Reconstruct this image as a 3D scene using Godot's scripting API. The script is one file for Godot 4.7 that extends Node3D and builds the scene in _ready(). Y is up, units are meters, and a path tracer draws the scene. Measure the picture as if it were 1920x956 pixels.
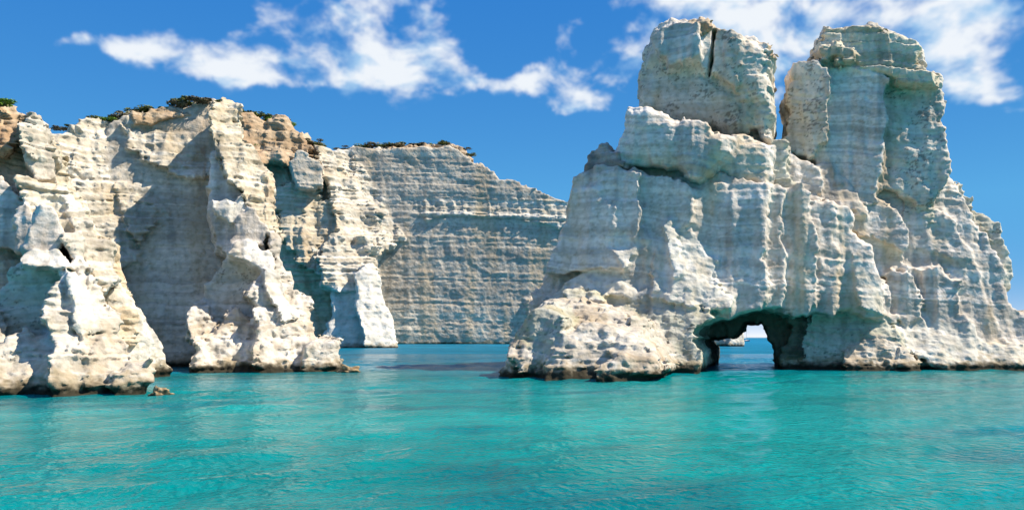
extends Node3D
# Volcanic sea cliffs, a twin-towered sea stack with an arch, and a turquoise bay.

const F := 1507.0      # focal length in pixels of the 1920 wide photograph
const H := 3.0         # eye height above the sea
const HORIZON := 633.0
var names := {}
var grain_mats := {}
var outside_sky := 0.0

# ---------------------------------------------------------------- small helpers
func at(px: float, py: float, d: float) -> Vector3:
	return Vector3((px - 960.0) / F * d, H + (HORIZON - py) / F * d, -d)

func numbered(called: String) -> String:
	if not names.has(called):
		names[called] = 0
		return called
	names[called] += 1
	return "%s_%03d" % [called, names[called]]

func tag(o: Node, label: String, category: String, group := "", kind := "") -> Node:
	if label: o.set_meta("label", label)
	if category: o.set_meta("category", category)
	if group: o.set_meta("group", group)
	if kind: o.set_meta("kind", kind)
	return o

func thing(called: String, label: String, category: String, where := Vector3.ZERO, turn := 0.0, group := "") -> Node3D:
	var o := Node3D.new()
	o.name = numbered(called)
	add_child(o, true)
	o.position = where
	o.rotation.y = turn
	tag(o, label, category, group)
	return o

func part(called: String, m: Mesh, mat: Material, parent: Node) -> MeshInstance3D:
	var o := MeshInstance3D.new()
	o.name = called
	o.mesh = m
	o.material_override = mat
	parent.add_child(o, true)
	return o

func noise(kind: int, sd: int, freq: float, octaves := 3) -> FastNoiseLite:
	var n := FastNoiseLite.new()
	n.noise_type = kind
	n.seed = sd
	n.frequency = freq
	n.fractal_octaves = octaves
	n.fractal_type = FastNoiseLite.FRACTAL_FBM if octaves > 1 else FastNoiseLite.FRACTAL_NONE
	return n

func noise_tex(n: FastNoiseLite, size: int, lo: Color, mid: Color, hi: Color, normal := false, bump := 6.0) -> NoiseTexture2D:
	var t := NoiseTexture2D.new()
	t.width = size
	t.height = size
	t.seamless = true
	t.noise = n
	t.generate_mipmaps = false
	if normal:
		t.as_normal_map = true
		t.bump_strength = bump
	else:
		var g := Gradient.new()
		g.offsets = PackedFloat32Array([0.0, 0.5, 1.0])
		g.colors = PackedColorArray([lo, mid, hi])
		t.color_ramp = g
	return t

# ---------------------------------------------------------------- rock
# A rock is the union of lobes. Each lobe is an outline with a leaning front face, rounded edges and real depth behind it;
# the union is roughened by strata, crags, blocks and pits, and meshed with surface nets.
# styles: strata, crag, blocks, pits, flutes, palette, joints, cracks, wrinkles
const STYLE := {
	"strata": [0.070, 0.07, 0.0, 0.0, 0.36, 0, 0.0, 0.0, 0.05],
	"pitted": [0.06, 0.20, 0.0, 0.14, 0.22, 1, 0.04, 0.05, 0.08],
	"crag": [0.20, 0.36, 0.0, 0.0, 0.0, 2, 0.16, 0.0, 0.14],
	"ledges": [0.26, 0.20, 0.0, 0.05, 0.0, 3, 0.14, 0.12, 0.10],
	"cliff": [0.32, 0.34, 0.0, 0.0, 0.34, 4, 0.24, 0.0, 0.14],
	"cap": [0.22, 0.42, 0.2, 0.0, 0.0, 5, 0.22, 0.15, 0.16],
	"wall": [0.11, 0.15, 0.0, 0.0, 0.09, 6, 0.05, 0.0, 0.07],
	"rough": [0.13, 0.24, 0.0, 0.05, 0.14, 7, 0.06, 0.0, 0.12],
	"chalk": [0.07, 0.12, 0.0, 0.0, 0.26, 8, 0.0, 0.0, 0.06],
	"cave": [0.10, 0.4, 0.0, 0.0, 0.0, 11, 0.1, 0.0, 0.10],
	"knob": [0.05, 0.3, 0.0, 0.1, 0.0, 9, 0.1, 0.1, 0.10],
	"tan": [0.20, 0.34, 0.0, 0.0, 0.30, 10, 0.24, 0.0, 0.16],
}
# two tones of each palette and the stain that streaks it (linear base colours)
const TONES := [
	[Vector3(0.56, 0.515, 0.455), Vector3(0.87, 0.80, 0.73), Vector3(0.64, 0.50, 0.31)],
	[Vector3(0.61, 0.56, 0.48), Vector3(0.80, 0.735, 0.64), Vector3(0.66, 0.50, 0.32)],
	[Vector3(0.52, 0.475, 0.40), Vector3(0.72, 0.68, 0.61), Vector3(0.46, 0.35, 0.22)],
	[Vector3(0.50, 0.44, 0.32), Vector3(0.74, 0.67, 0.52), Vector3(0.54, 0.43, 0.25)],
	[Vector3(0.52, 0.47, 0.38), Vector3(0.78, 0.74, 0.66), Vector3(0.56, 0.45, 0.30)],
	[Vector3(0.42, 0.31, 0.20), Vector3(0.62, 0.50, 0.36), Vector3(0.46, 0.29, 0.17)],
	[Vector3(0.49, 0.44, 0.37), Vector3(0.73, 0.66, 0.55), Vector3(0.60, 0.46, 0.30)],
	[Vector3(0.52, 0.51, 0.42), Vector3(0.72, 0.69, 0.60), Vector3(0.46, 0.39, 0.20)],
	[Vector3(0.68, 0.65, 0.57), Vector3(0.80, 0.77, 0.71), Vector3(0.62, 0.52, 0.36)],
	[Vector3(0.32, 0.29, 0.25), Vector3(0.48, 0.45, 0.41), Vector3(0.42, 0.30, 0.17)],
	[Vector3(0.54, 0.47, 0.35), Vector3(0.76, 0.70, 0.58), Vector3(0.58, 0.43, 0.27)],
	[Vector3(0.10, 0.09, 0.07), Vector3(0.17, 0.155, 0.12), Vector3(0.13, 0.11, 0.07)],  # cave rock: stained, and toned dark to carry the shade of the hollow
]

func lobe(style: String, d: float, lean: float, skew: float, r: float, p: Array) -> Dictionary:
	return {"style": style, "d": d, "lean": lean, "skew": skew, "r": r if r > 1.6 else r * 0.32, "p": p}

func rock(o: Node3D, called: String, cpx: float, cd: float, cell: float, scale: float, back: float, lobes: Array, cuts: Array, sd: int, dip := 0.0, blend := 0.35, warp := 0.35) -> void:
	var t0 := Time.get_ticks_msec()
	# own axes: z towards the camera's place, y up
	var c := Vector3((cpx - 960.0) / F * cd, 0.0, -cd)
	var az := -Vector3(c.x, 0, c.z).normalized()
	var ax := Vector3.UP.cross(az)
	o.position = c
	o.rotation.y = atan2(az.x, az.z)
	var eye := Vector3(-c.dot(ax), H, -c.dot(az))
	var n := lobes.size()
	var lo := Vector2(1e9, 1e9)
	var hi := Vector2(-1e9, -1e9)
	var ztop := -1e9
	var all := lobes + cuts
	var polys := []
	var planes := []
	for l in all:
		var p: Array = l.p
		var cx := 0.0
		var cy := 0.0
		var m := p.size() / 2
		for q in m:
			cx += p[q * 2]
			cy += p[q * 2 + 1]
		cx /= m
		cy /= m
		var w := at(cx, cy, l.d) - c
		var ref := Vector3(w.dot(ax), w.y, w.dot(az))
		var poly := PackedVector2Array()
		for q in m:
			var ray := at(p[q * 2], p[q * 2 + 1], 1.0) - Vector3(0, H, 0)
			var r := Vector3(ray.dot(ax), ray.y, ray.dot(az))
			# plane: z = ref.z - lean (y - ref.y) + skew (x - ref.x)
			var num: float = ref.z - l.lean * (eye.y - ref.y) + l.skew * (eye.x - ref.x) - eye.z
			var den: float = r.z + l.lean * r.y - l.skew * r.x
			var t := num / den
			var vy := eye.y + r.y * t
			# what stands in the sea goes on below it
			poly.append(Vector2(eye.x + r.x * t, vy if vy > 0.5 * scale else vy - 2.0 * scale))
		polys.append(poly)
		planes.append([ref, l.lean, l.skew])
		if polys.size() <= n:
			for v in poly:
				lo = lo.min(v)
				hi = hi.max(v)
				ztop = maxf(ztop, ref.z - l.lean * (v.y - ref.y) + l.skew * (v.x - ref.x))
	var amp := 1.0 * scale
	lo -= Vector2(amp, 0)
	hi += Vector2(amp, amp)
	lo.y = maxf(-0.6 * scale, lo.y - amp)
	ztop += amp
	var zb: float = -(back - cd)
	var nx := int((hi.x - lo.x) / cell) + 2
	var ny := int((hi.y - lo.y) / cell) + 2
	var nz := int((ztop - zb) / cell) + 2
	# per lobe numbers
	var lr := PackedFloat32Array()
	var linv := PackedFloat32Array()
	var a_str := PackedFloat32Array()
	var a_crag := PackedFloat32Array()
	var a_blk := PackedFloat32Array()
	var a_pit := PackedFloat32Array()
	var a_flu := PackedFloat32Array()
	var a_jnt := PackedFloat32Array()
	var a_crk := PackedFloat32Array()
	var a_wri := PackedFloat32Array()
	var a_pal := PackedInt32Array()
	for l in lobes:
		var s: Array = STYLE[l.style]
		lr.append(l.r * scale)
		linv.append(1.0 / sqrt(1.0 + l.lean * l.lean + l.skew * l.skew))
		a_str.append(s[0] * scale)
		a_crag.append(s[1] * scale)
		a_blk.append(s[2] * scale)
		a_pit.append(s[3] * scale)
		a_flu.append(s[4] * scale)
		a_pal.append(s[5])
		a_jnt.append(s[6] * scale)
		a_crk.append(s[7] * scale)
		a_wri.append(s[8] * scale)
	var fs := 1.0 / scale
	var n_warp := noise(FastNoiseLite.TYPE_SIMPLEX_SMOOTH, sd, 0.22 * fs, 4)
	var n_wob := noise(FastNoiseLite.TYPE_SIMPLEX_SMOOTH, sd + 1, 0.12 * fs, 3)
	var n_crag := noise(FastNoiseLite.TYPE_SIMPLEX, sd + 2, 0.15 * fs, 6)
	n_crag.fractal_type = FastNoiseLite.FRACTAL_RIDGED
	n_crag.fractal_gain = 0.52
	var n_blk := noise(FastNoiseLite.TYPE_CELLULAR, sd + 3, 0.62 * fs, 2)
	n_blk.cellular_return_type = FastNoiseLite.RETURN_CELL_VALUE
	n_blk.cellular_jitter = 0.9
	n_blk.fractal_gain = 0.6
	n_blk.fractal_lacunarity = 2.3
	n_blk.domain_warp_enabled = true
	n_blk.domain_warp_amplitude = 0.5 * scale
	n_blk.domain_warp_frequency = 0.5 * fs
	var n_crack := noise(FastNoiseLite.TYPE_CELLULAR, sd + 9, 0.42 * fs, 2)
	n_crack.cellular_return_type = FastNoiseLite.RETURN_DISTANCE2_SUB
	n_crack.domain_warp_enabled = true
	n_crack.domain_warp_amplitude = 0.6 * scale
	n_crack.domain_warp_frequency = 0.6 * fs
	var n_wri := noise(FastNoiseLite.TYPE_SIMPLEX, sd + 12, 0.55 * fs, 4)
	n_wri.fractal_type = FastNoiseLite.FRACTAL_RIDGED
	n_wri.fractal_gain = 0.6
	var n_speck := noise(FastNoiseLite.TYPE_CELLULAR, sd + 10, 2.7 * fs, 1)
	n_speck.cellular_return_type = FastNoiseLite.RETURN_DISTANCE
	var n_pit := noise(FastNoiseLite.TYPE_CELLULAR, sd + 4, 1.5 * fs, 2)
	n_pit.cellular_return_type = FastNoiseLite.RETURN_DISTANCE
	var n_pz := noise(FastNoiseLite.TYPE_SIMPLEX_SMOOTH, sd + 5, 0.25 * fs, 2)
	var n_flu := noise(FastNoiseLite.TYPE_SIMPLEX, sd + 6, 0.20 * fs, 3)
	n_flu.fractal_type = FastNoiseLite.FRACTAL_RIDGED
	n_flu.fractal_gain = 0.45
	var n_stain := noise(FastNoiseLite.TYPE_SIMPLEX_SMOOTH, sd + 7, 0.16 * fs, 4)
	var n_fine := noise(FastNoiseLite.TYPE_SIMPLEX, sd + 8, 1.2 * fs, 3)
	# planes along which the rock breaks
	var frng := RandomNumberGenerator.new()
	frng.seed = sd * 3 + 1
	const FN := 9
	var fx := PackedFloat32Array()
	var fy := PackedFloat32Array()
	var fz := PackedFloat32Array()
	var fa := PackedFloat32Array()
	var fk := PackedFloat32Array()
	for q in FN:
		var dirv := Vector3(frng.randfn() * 0.85, frng.randfn() * 1.1, frng.randfn() * 0.2).normalized()
		var wl: float = [6.1, 4.3, 3.4, 2.6, 1.9, 1.45, 1.1, 0.8, 0.6][q] * scale
		fx.append(dirv.x / wl)
		fy.append(dirv.y / wl)
		fz.append(dirv.z / wl)
		fa.append([0.56, 0.47, 0.40, 0.31, 0.24, 0.18, 0.13, 0.095, 0.07][q])
		fk.append(frng.randf_range(0.08, 0.35))
	# strata tables
	var rng := RandomNumberGenerator.new()
	rng.seed = sd * 7 + 5
	var tres := 0.02 * scale
	var tn := 6000
	var tab := PackedFloat32Array()
	var ctab := PackedFloat32Array()
	var k0 := 0
	var group := 0.0
	var cgroup := 0.5
	var left := 0
	while tab.size() < tn:
		if left <= 0:
			left = rng.randi_range(3, 9)
			group = rng.randf_range(-0.6, 0.6)
			cgroup = rng.randf_range(0.15, 0.85)
		left -= 1
		var th := int(exp(rng.randf_range(log(2.0), log(42.0))))
		var v := clampf(group + rng.randf_range(-0.7, 0.7), -1, 1)
		var cv := clampf(cgroup + rng.randf_range(-0.45, 0.45), 0, 1)
		for q in th:
			var u := float(q) / th
			# the upper lip of a bed stands proud, its foot is worn back
			tab.append(v * 0.75 + 0.35 * (u - 0.5))
			ctab.append(cv + 0.1 * (u - 0.5))
	# columns
	var cols := nx * ny
	const K := 7
	var cnt := PackedByteArray()
	cnt.resize(cols)
	var eP := PackedFloat32Array()
	eP.resize(cols * K)
	var eS := PackedFloat32Array()
	eS.resize(cols * K)
	var eL := PackedInt32Array()
	eL.resize(cols * K)
	var cutS := PackedFloat32Array()
	cutS.resize(cols)
	cutS.fill(9.0)
	var cutZ := PackedFloat32Array()
	cutZ.resize(cols)
	var cutF := PackedFloat32Array()
	cutF.resize(cols)
	cutF.fill(-1e9)
	var cutT := PackedFloat32Array()
	cutT.resize(cols)
	cutT.fill(9.0)
	var wx := PackedFloat32Array()
	wx.resize(cols)
	var wy := PackedFloat32Array()
	wy.resize(cols)
	var wob := PackedFloat32Array()
	wob.resize(cols)
	var wa := warp * scale
	for i in nx:
		var x := lo.x + i * cell
		for j in ny:
			var y := lo.y + j * cell
			var q := i * ny + j
			wx[q] = x + wa * (n_warp.get_noise_2d(x, y) * 2.0 + n_fine.get_noise_2d(x, y) * 0.4)
			wy[q] = y + wa * (n_warp.get_noise_2d(x + 311.0 * scale, y) * 2.0 + n_fine.get_noise_2d(x, y + 77.0) * 0.4)
			wob[q] = n_wob.get_noise_2d(x, y * 0.4) * (0.55 * scale if scale < 2.0 else 0.22 * scale) + dip * x
	for li in all.size():
		var poly: PackedVector2Array = polys[li]
		var m := poly.size()
		var bl := Vector2(1e9, 1e9)
		var bh := Vector2(-1e9, -1e9)
		for v in poly:
			bl = bl.min(v)
			bh = bh.max(v)
		var marg := amp + 2.2 * wa
		var i0 := maxi(0, int((bl.x - marg - lo.x) / cell))
		var i1 := mini(nx - 1, int((bh.x + marg - lo.x) / cell))
		var j0 := maxi(0, int((bl.y - marg - lo.y) / cell))
		var j1 := mini(ny - 1, int((bh.y + marg - lo.y) / cell))
		var ref: Vector3 = planes[li][0]
		var lean: float = planes[li][1]
		var skew: float = planes[li][2]
		var lim := amp
		var is_cut := li >= n
		var cz := 0.0
		if is_cut:
			cz = -(all[li].to - cd)
		var ex := PackedFloat32Array()
		var ey := PackedFloat32Array()
		var dx := PackedFloat32Array()
		var dy := PackedFloat32Array()
		var dl := PackedFloat32Array()
		for q in m:
			var a := poly[q]
			var b := poly[(q + 1) % m]
			ex.append(a.x)
			ey.append(a.y)
			dx.append(b.x - a.x)
			dy.append(b.y - a.y)
			dl.append(1.0 / maxf(1e-9, (b - a).length_squared()))
		for i in range(i0, i1 + 1):
			for j in range(j0, j1 + 1):
				var q := i * ny + j
				var x := wx[q]
				var y := wy[q]
				if is_cut:
					x = lerpf(lo.x + i * cell, x, 0.25)
					y = lerpf(lo.y + j * cell, y, 0.25)
				var best := 1e18
				var inside := false
				for e in m:
					var ux := x - ex[e]
					var uy := y - ey[e]
					var vx := dx[e]
					var vy := dy[e]
					var t := clampf((ux * vx + uy * vy) * dl[e], 0.0, 1.0)
					var ox := ux - vx * t
					var oy := uy - vy * t
					var dd := ox * ox + oy * oy
					if dd < best:
						best = dd
					if (uy < 0.0) != (uy < vy):
						if (ux * vy - uy * vx > 0.0) == (vy > 0.0):
							inside = not inside
				var s := sqrt(best)
				if inside:
					s = -s
				if s > lim:
					continue
				if is_cut:
					if all[li].to > 900.0:
						cutT[q] = minf(s, cutT[q])
					elif s < cutS[q]:
						cutS[q] = s
						if all[li].has("damp_shade"):
							cutF[q] = -(all[li].damp_shade - cd)
						cutZ[q] = cz if s < amp else cutZ[q]
					continue
				var pz := ref.z - lean * (y - ref.y) + skew * (x - ref.x)
				var nn := cnt[q]
				if nn < K:
					eP[q * K + nn] = pz
					eS[q * K + nn] = s
					eL[q * K + nn] = li
					cnt[q] = nn + 1
				else:
					var worst := 0
					for e in K:
						if eP[q * K + e] < eP[q * K + worst]:
							worst = e
					if pz > eP[q * K + worst]:
						eP[q * K + worst] = pz
						eS[q * K + worst] = s
						eL[q * K + worst] = li
	# field
	var f := PackedFloat32Array()
	f.resize(cols * nz)
	f.fill(1.0)
	var klo := PackedInt32Array()
	klo.resize(cols)
	var khi := PackedInt32Array()
	khi.resize(cols)
	var evals := 0
	var s_off := 15.0 * scale
	var sk := blend * scale
	for i in nx:
		var x := lo.x + i * cell
		for j in ny:
			var y := lo.y + j * cell
			var q := i * ny + j
			var nn := cnt[q]
			var base := q * nz
			if nn == 0:
				klo[q] = 1
				khi[q] = 0
				continue
			var zl := zb
			var zh := -1e9
			for e in nn:
				var li := eL[q * K + e]
				var pz := eP[q * K + e]
				zh = maxf(zh, pz + amp * 0.8)
				if eS[q * K + e] < -amp * 0.8:
					zl = maxf(zl, pz - lr[li] / linv[li] - amp * 0.9 / linv[li])
			if cutT[q] < amp:
				zl = zb
			elif cutS[q] < amp:
				zl = minf(zl, maxf(zb, cutZ[q] - amp)) if cutZ[q] > zb else zb
			var a := clampi(int((zl - zb) / cell) - 1, 0, nz - 1)
			var b := clampi(int((zh - zb) / cell) + 2, 0, nz - 1)
			klo[q] = a
			khi[q] = b
			for k in a:
				f[base + k] = -1.0
			evals += b - a + 1
			var wo := wob[q]
			var cs := cutS[q]
			var cz := cutZ[q]
			for k in range(a, b + 1):
				var z := zb + k * cell
				var best := 1e9
				var bi := 0
				for e in nn:
					var o2 := q * K + e
					var li := eL[o2]
					var aa := (z - eP[o2]) * linv[li]
					var bb := eS[o2]
					var R := lr[li]
					var mm := maxf(aa, bb)
					var h := R - absf(aa - bb)
					if h > 0.0:
						mm += h * h / (4.0 * R)
					if e == 0:
						best = mm
						bi = li
						continue
					var gap := absf(best - mm)
					if mm < best:
						best = mm
						bi = li
					if gap < sk:
						best -= (sk - gap) * (sk - gap) / (4.0 * sk)
				if cs < amp:
					var cc := -maxf(cs, (cz - z) * 0.8)
					if cc > best:
						best = cc
				if cutT[q] < amp and -cutT[q] > best:
					best = -cutT[q]
				if best < amp and best > -amp:
					var s := y + wo + z * 0.06
					var disp := a_str[bi] * tab[clampi(int((s + s_off) / tres), 0, tn - 1)]
					var ac := a_crag[bi]
					var g1 := n_pz.get_noise_3d(x * 0.8, y * 0.8, z * 0.3)
					var fac := 0.0
					for e in (FN if ac > 0.12 * scale else 0):
						var t := x * fx[e] + y * fy[e] + z * fz[e] + g1 * 0.5 + wo * fs * 0.5
						t -= floorf(t)
						var kk := fk[e]
						t = t / kk if t < kk else (1.0 - t) / (1.0 - kk)
						fac += fa[e] * (t - 0.5)
					disp += ac * (fac * 1.0 + 0.26 * n_crag.get_noise_3d(x * 0.6 + y * 0.2, y * 1.4, z * 0.3) - 0.05)
					var ab := a_blk[bi]
					if ab > 0.06 * scale:
						disp += ab * n_blk.get_noise_3d(x, y * 1.5, z) * 0.55
					var ak := a_crk[bi]
					if ak > 0.0:
						disp -= ak * clampf(1.0 - (n_crack.get_noise_3d(x, y * 1.2, z) + 1.0) * 5.0, 0.0, 1.0)
					disp += a_wri[bi] * n_wri.get_noise_3d(x * 0.28 + y * 0.15, (y + wo) * 1.9, z * 0.25)
					# steep joints that cut the beds into blocks
					var s3 := x * 0.55 + z * 0.4 + y * 0.16 + wo * 0.9
					disp += a_jnt[bi] * tab[posmod(int(s3 / tres), tn)]
					var af := a_flu[bi]
					if af > 0.0:
						disp += af * n_flu.get_noise_3d(x, y * 0.13, z * 0.6)
					var ap := a_pit[bi]
					if ap > 0.0:
						var pv := n_pit.get_noise_3d(x, y * 1.2, z)
						if pv < -0.62:
							disp -= ap * clampf((-0.62 - pv) * 5.0, 0, 1) * clampf(0.1 + 2.6 * g1, 0, 1)
					# the sea gnaws a notch at the waterline
					if y < 0.5 * scale:
						disp -= 0.2 * smoothstep(0.5, 0.1, y)
					best -= disp
				f[base + k] = best
	var t1 := Time.get_ticks_msec()
	# surface nets
	var vp := PackedVector3Array()
	var vl := PackedInt32Array()
	var vq := PackedInt32Array()
	var idx := PackedInt32Array()
	var cur := PackedInt32Array()
	cur.resize(ny * nz)
	var prev := PackedInt32Array()
	prev.resize(ny * nz)
	prev.fill(-1)
	var sy := nz
	var sx := ny * nz
	for i in nx - 1:
		cur.fill(-1)
		for j in ny - 1:
			var q := i * ny + j
			var q2 := q + ny
			var a := 999999
			var b := -1
			for qq in [q, q + 1, q2, q2 + 1]:
				if khi[qq] >= klo[qq]:
					a = mini(a, klo[qq])
					b = maxi(b, khi[qq])
			if b < 0:
				continue
			a = maxi(0, a - 1)
			b = mini(nz - 2, b)
			for k in range(a, b + 1):
				var p := q * nz + k
				var f0 := f[p]
				var f1 := f[p + sx]
				var f2 := f[p + sy]
				var f3 := f[p + sx + sy]
				var f4 := f[p + 1]
				var f5 := f[p + sx + 1]
				var f6 := f[p + sy + 1]
				var f7 := f[p + sx + sy + 1]
				var sg := int(f0 < 0.0) + int(f1 < 0.0) + int(f2 < 0.0) + int(f3 < 0.0) + int(f4 < 0.0) + int(f5 < 0.0) + int(f6 < 0.0) + int(f7 < 0.0)
				if sg == 0 or sg == 8:
					continue
				var ca := 0.0
				var cx := 0.0
				var cy := 0.0
				var cz := 0.0
				if (f0 < 0.0) != (f1 < 0.0):
					ca += 1.0
					cx += f0 / (f0 - f1)
				if (f2 < 0.0) != (f3 < 0.0):
					ca += 1.0
					cx += f2 / (f2 - f3)
					cy += 1.0
				if (f4 < 0.0) != (f5 < 0.0):
					ca += 1.0
					cx += f4 / (f4 - f5)
					cz += 1.0
				if (f6 < 0.0) != (f7 < 0.0):
					ca += 1.0
					cx += f6 / (f6 - f7)
					cy += 1.0
					cz += 1.0
				if (f0 < 0.0) != (f2 < 0.0):
					ca += 1.0
					cy += f0 / (f0 - f2)
				if (f1 < 0.0) != (f3 < 0.0):
					ca += 1.0
					cy += f1 / (f1 - f3)
					cx += 1.0
				if (f4 < 0.0) != (f6 < 0.0):
					ca += 1.0
					cy += f4 / (f4 - f6)
					cz += 1.0
				if (f5 < 0.0) != (f7 < 0.0):
					ca += 1.0
					cy += f5 / (f5 - f7)
					cx += 1.0
					cz += 1.0
				if (f0 < 0.0) != (f4 < 0.0):
					ca += 1.0
					cz += f0 / (f0 - f4)
				if (f1 < 0.0) != (f5 < 0.0):
					ca += 1.0
					cz += f1 / (f1 - f5)
					cx += 1.0
				if (f2 < 0.0) != (f6 < 0.0):
					ca += 1.0
					cz += f2 / (f2 - f6)
					cy += 1.0
				if (f3 < 0.0) != (f7 < 0.0):
					ca += 1.0
					cz += f3 / (f3 - f7)
					cx += 1.0
					cy += 1.0
				var v := Vector3(lo.x + (i + cx / ca) * cell, lo.y + (j + cy / ca) * cell, zb + (k + cz / ca) * cell)
				var me := vp.size()
				vp.append(v)
				vq.append(q)
				cur[j * nz + k] = me
				if k == 0 or j == 0:
					continue
				var s0 := f0 < 0.0
				if s0 != (f1 < 0.0):
					var A := cur[(j - 1) * nz + k]
					var B := cur[(j - 1) * nz + k - 1]
					var C := cur[j * nz + k - 1]
					if A >= 0 and B >= 0 and C >= 0:
						if s0:
							idx.append_array(PackedInt32Array([me, A, B, me, B, C]))
						else:
							idx.append_array(PackedInt32Array([me, B, A, me, C, B]))
				if i > 0:
					if s0 != (f2 < 0.0):
						var A := prev[j * nz + k]
						var B := prev[j * nz + k - 1]
						var C := cur[j * nz + k - 1]
						if A >= 0 and B >= 0 and C >= 0:
							if s0:
								idx.append_array(PackedInt32Array([me, B, A, me, C, B]))
							else:
								idx.append_array(PackedInt32Array([me, A, B, me, B, C]))
					if s0 != (f4 < 0.0):
						var A := prev[j * nz + k]
						var B := prev[(j - 1) * nz + k]
						var C := cur[(j - 1) * nz + k]
						if A >= 0 and B >= 0 and C >= 0:
							if s0:
								idx.append_array(PackedInt32Array([me, A, B, me, B, C]))
							else:
								idx.append_array(PackedInt32Array([me, B, A, me, C, B]))
		var sw := prev
		prev = cur
		cur = sw
	# loose flakes are dropped
	var root := PackedInt32Array()
	root.resize(vp.size())
	for m in vp.size():
		root[m] = m
	for t in range(0, idx.size(), 3):
		var ra := idx[t]
		while root[ra] != ra:
			root[ra] = root[root[ra]]
			ra = root[ra]
		for e in [1, 2]:
			var rb := idx[t + e]
			while root[rb] != rb:
				root[rb] = root[root[rb]]
				rb = root[rb]
			root[rb] = ra
	var size := PackedInt32Array()
	size.resize(vp.size())
	for m in vp.size():
		var r := m
		while root[r] != r:
			r = root[r]
		root[m] = r
		size[r] += 1
	var kept := PackedInt32Array()
	for t in range(0, idx.size(), 3):
		if size[root[idx[t]]] > 1500:
			kept.append(idx[t])
			kept.append(idx[t + 1])
			kept.append(idx[t + 2])
	idx = kept
	# normals
	var vn := PackedVector3Array()
	vn.resize(vp.size())
	for t in range(0, idx.size(), 3):
		var ia := idx[t]
		var ib := idx[t + 1]
		var ic := idx[t + 2]
		var nn := (vp[ic] - vp[ia]).cross(vp[ib] - vp[ia])
		vn[ia] += nn
		vn[ib] += nn
		vn[ic] += nn
	# colours
	var vc := PackedColorArray()
	vc.resize(vp.size())
	for m in vp.size():
		vn[m] = vn[m].normalized()
		var v := vp[m]
		var q := vq[m]
		var best := 1e9
		var bi := 0
		for e in cnt[q]:
			var o2 := q * K + e
			var li := eL[o2]
			var mm := maxf((v.z - eP[o2]) * linv[li], eS[o2])
			if mm < best:
				best = mm
				bi = li
		var pal: Array = TONES[a_pal[bi]]
		var s := v.y + wob[q] + v.z * 0.06
		var tv := ctab[clampi(int((s + s_off) / tres), 0, tn - 1)]
		tv = tv * 0.62 + 0.38 * ctab[posmod(int(s * 2.9 / tres), tn)]
		var fine := n_fine.get_noise_3d(v.x, v.y * 1.6, v.z)
		tv = clampf(0.5 + (tv - 0.5) * 1.9 + fine * 0.35, 0, 1)
		var col: Vector3 = pal[0].lerp(pal[1], tv)
		var st := n_stain.get_noise_3d(v.x * 1.3, v.y * 0.22, v.z * 1.3)
		col = col.lerp(pal[2], clampf(st * 1.6 - 0.15, 0, 0.75 if a_pal[bi] == 4 or a_pal[bi] == 10 else 0.5))
		var st2 := n_stain.get_noise_3d(v.x * 0.8 + 90.0 * scale, v.y, v.z * 0.8)
		col = col * (1.0 + 0.24 * st2)
		# mineral water-runs down the face
		var run := n_stain.get_noise_3d(v.x * 3.0 + 40.0 * scale, v.y * 0.10, v.z * 3.0)
		col = col * (1.0 - (0.30 if scale < 2.0 else 0.16) * clampf(run * 2.4 - 0.25, 0.0, 1.0))
		# small dark specks scattered over the pitted and rough rock
		var pk := a_pal[bi]
		if pk == 1 or pk == 7:
			var sp := n_speck.get_noise_3d(v.x + fine * 0.5, v.y, v.z) + (0.0 if pk == 1 else 0.12)
			if sp < -0.80 + 0.45 * n_pz.get_noise_3d(v.x * 1.4, v.y * 1.4, v.z) + 0.25 * fine:
				col = col * 0.5
		# algae stain inside the caves, darkened further as painted shade
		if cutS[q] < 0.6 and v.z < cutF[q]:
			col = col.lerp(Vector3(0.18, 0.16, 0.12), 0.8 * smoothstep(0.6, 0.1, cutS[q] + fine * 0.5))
		# dark weed and wet rock just over the water
		var wet := smoothstep(0.95, 0.30, v.y + fine * 0.3 + st2 * 0.5)
		col = col.lerp(Vector3(0.32, 0.24, 0.12), 0.6 * smoothstep(1.5, 0.5, v.y + fine * 0.7 + st * 1.2))
		col = col.lerp(Vector3(0.045, 0.04, 0.028), wet)
		vc[m] = Color(col.x, col.y, col.z)
	var arr := []
	arr.resize(Mesh.ARRAY_MAX)
	arr[Mesh.ARRAY_VERTEX] = vp
	arr[Mesh.ARRAY_NORMAL] = vn
	arr[Mesh.ARRAY_COLOR] = vc
	arr[Mesh.ARRAY_INDEX] = idx
	var mesh := ArrayMesh.new()
	mesh.add_surface_from_arrays(Mesh.PRIMITIVE_TRIANGLES, arr)
	part(called, mesh, rock_material(scale), o)
	print(called, " grid ", nx, "x", ny, "x", nz, " evals ", evals, " verts ", vp.size(), " tris ", idx.size() / 3, " ms ", t1 - t0, " + ", Time.get_ticks_msec() - t1)

func rock_material(scale: float) -> StandardMaterial3D:
	if grain_mats.has(scale):
		return grain_mats[scale]
	var m := StandardMaterial3D.new()
	m.vertex_color_use_as_albedo = true
	m.roughness = 0.95
	m.metallic_specular = 0.2
	m.uv1_triplanar = true
	m.uv1_scale = Vector3.ONE * (0.11 / scale)
	m.albedo_texture = noise_tex(noise(FastNoiseLite.TYPE_SIMPLEX, 77, 0.02, 5), 512, Color(0.82, 0.80, 0.76), Color(0.97, 0.96, 0.95), Color(1, 1, 1))
	var nn := noise(FastNoiseLite.TYPE_SIMPLEX, 78, 0.016, 5)
	nn.fractal_gain = 0.6
	m.normal_enabled = true
	m.normal_texture = noise_tex(nn, 512, Color.BLACK, Color.GRAY, Color.WHITE, true, 9.0)
	m.normal_scale = 0.6
	grain_mats[scale] = m
	return m

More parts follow.
